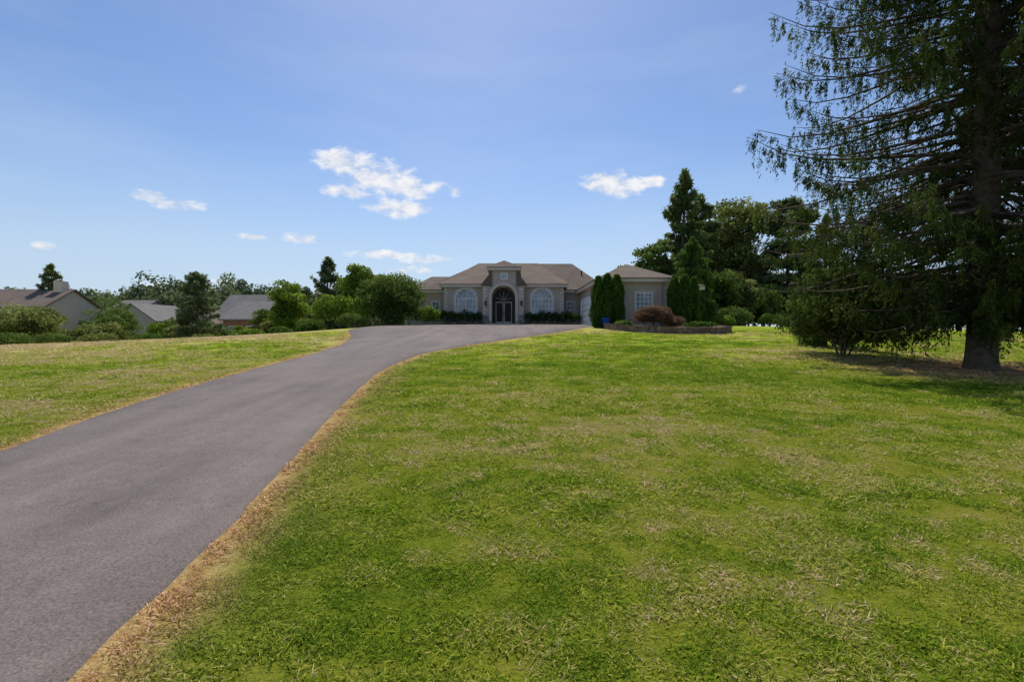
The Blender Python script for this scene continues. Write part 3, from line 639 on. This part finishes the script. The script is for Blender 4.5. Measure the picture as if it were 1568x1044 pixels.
# ------------------------------------------------------------ world
W=bpy.data.worlds.new('World'); S.world=W; W.use_nodes=True; nt=W.node_tree; nt.nodes.clear()
STR=.12
wo=nn(nt,'ShaderNodeOutputWorld'); bg=nn(nt,'ShaderNodeBackground'); bg.inputs[1].default_value=STR
sk=nn(nt,'ShaderNodeTexSky',sky_type='NISHITA'); sk.sun_disc=False; sk.sun_elevation=SUN_EL; sk.sun_rotation=SUN_AZ; sk.altitude=100; sk.air_density=1.0; sk.dust_density=.6; sk.ozone_density=2.7
tc=nn(nt,'ShaderNodeTexCoord'); sx=nn(nt,'ShaderNodeSeparateXYZ'); nt.links.new(tc.outputs['Generated'],sx.inputs[0])
az=math_(nt,'ARCTAN2',sx.outputs[0],sx.outputs[1]); el=math_(nt,'ARCSINE',sx.outputs[2])
cv=nn(nt,'ShaderNodeCombineXYZ'); nt.links.new(az,cv.inputs[0]); nt.links.new(math_(nt,'MULTIPLY',el,1.7),cv.inputs[1])
n1=noise(nt,26,6,cv.outputs[0],.62); n2=noise(nt,9,3,cv.outputs[0],.6)
nz=math_(nt,'SUBTRACT',math_(nt,'ADD',math_(nt,'MULTIPLY',n1,1.7),math_(nt,'MULTIPLY',n2,.9)),1.3)
blobs=[(530,252,48,18,1),(575,275,66,22,1),(625,288,40,17,1),(535,296,44,9,.9),(612,320,46,12,1),(665,288,22,9,.8),(697,294,16,8,.8),(235,303,34,8,1),(280,314,42,10,1),(228,298,18,7,.9),
 (925,280,32,14,1),(955,290,42,13,1),(998,284,17,11,1),(387,363,24,5,1),(462,366,24,9,1),(72,377,18,6,1),(595,391,55,7,.85),(645,398,45,7,.8),(635,413,38,6,.75),(1128,142,13,6,.7),(340,431,22,4,.7),(250,437,50,7,.5),(640,262,22,6,.35)]
acc_=None
for (px,py,rx2,ry2,st_) in blobs:
    X0=(px-784)/740; Z0=(503-py)/740
    a0=math.atan(X0); e0=math.atan(Z0*math.cos(a0)); ra_=rx2*1.2/740*math.cos(a0)**2; re=ry2*1.3/740*math.cos(a0)
    du=math_(nt,'MULTIPLY',math_(nt,'SUBTRACT',az,a0),1/ra_); dv=math_(nt,'MULTIPLY',math_(nt,'SUBTRACT',el,e0),1/re)
    r2=math_(nt,'ADD',math_(nt,'MULTIPLY',du,du),math_(nt,'MULTIPLY',dv,dv))
    fl=math_(nt,'SUBTRACT',st_,r2); fl=math_(nt,'MAXIMUM',fl,-3.0)
    acc_=fl if acc_ is None else math_(nt,'MAXIMUM',acc_,fl)
d_=math_(nt,'ADD',acc_,math_(nt,'MULTIPLY',nz,1.8))
mr=nn(nt,'ShaderNodeMapRange',interpolation_type='SMOOTHSTEP'); mr.inputs[1].default_value=.0; mr.inputs[2].default_value=1.1; nt.links.new(d_,mr.inputs[0])
mpv=nn(nt,'ShaderNodeMapping'); mpv.inputs['Scale'].default_value=(1.2,3.0,1); mpv.inputs['Rotation'].default_value=(0,0,.35); nt.links.new(cv.outputs[0],mpv.inputs[0])
v=noise(nt,1.6,5,mpv.outputs[0],.55); veil=nn(nt,'ShaderNodeMapRange'); veil.inputs[1].default_value=.45; veil.inputs[2].default_value=.85; veil.inputs[4].default_value=.22; nt.links.new(v,veil.inputs[0])
hs=nn(nt,'ShaderNodeHueSaturation'); hs.inputs['Saturation'].default_value=1.12; nt.links.new(sk.outputs[0],hs.inputs['Color'])
k_=1/STR
c1=mixc(nt,1.0,hs.outputs[0],(1.02,1.0,1.05),'MULTIPLY')
hz=nn(nt,'ShaderNodeMapRange',interpolation_type='SMOOTHERSTEP'); hz.inputs[1].default_value=.42; hz.inputs[2].default_value=-.02; hz.inputs[3].default_value=0; hz.inputs[4].default_value=.75; nt.links.new(el,hz.inputs[0])
c1=mixc(nt,hz.outputs[0],c1,(.51*k_,.65*k_,.82*k_))
c1=mixc(nt,veil.outputs[0],c1,(.68*k_,.77*k_,.88*k_))
shade=ramp(nt,n1,[(.38,(.68,.72,.82)),(.62,(.93,.93,.94))])
shade=mixc(nt,1.0,shade,(k_,k_,k_),'MULTIPLY')
c2=mixc(nt,math_(nt,'MULTIPLY',mr.outputs[0],.94),c1,shade)
nt.links.new(c2,bg.inputs[0]); nt.links.new(bg.outputs[0],wo.inputs[0])

sd=Vector((math.sin(SUN_AZ)*math.cos(SUN_EL),math.cos(SUN_AZ)*math.cos(SUN_EL),math.sin(SUN_EL)))
sl=bpy.data.lights.new('sun','SUN'); sl.energy=5.0; sl.angle=math.radians(.53); sl.color=(1,.94,.83)
so=bpy.data.objects.new('sun',sl); S.collection.objects.link(so); so.rotation_euler=sd.to_track_quat('Z','Y').to_euler(); so.location=(0,0,40)

cam=bpy.data.cameras.new('camera'); cam.lens=17.0; cam.sensor_width=36; cam.clip_end=5000; cam.clip_start=.05
co=bpy.data.objects.new('camera',cam); S.collection.objects.link(co); co.location=(0,0,1.6); co.rotation_euler=(math.radians(90-1.47),0,0)
S.camera=co
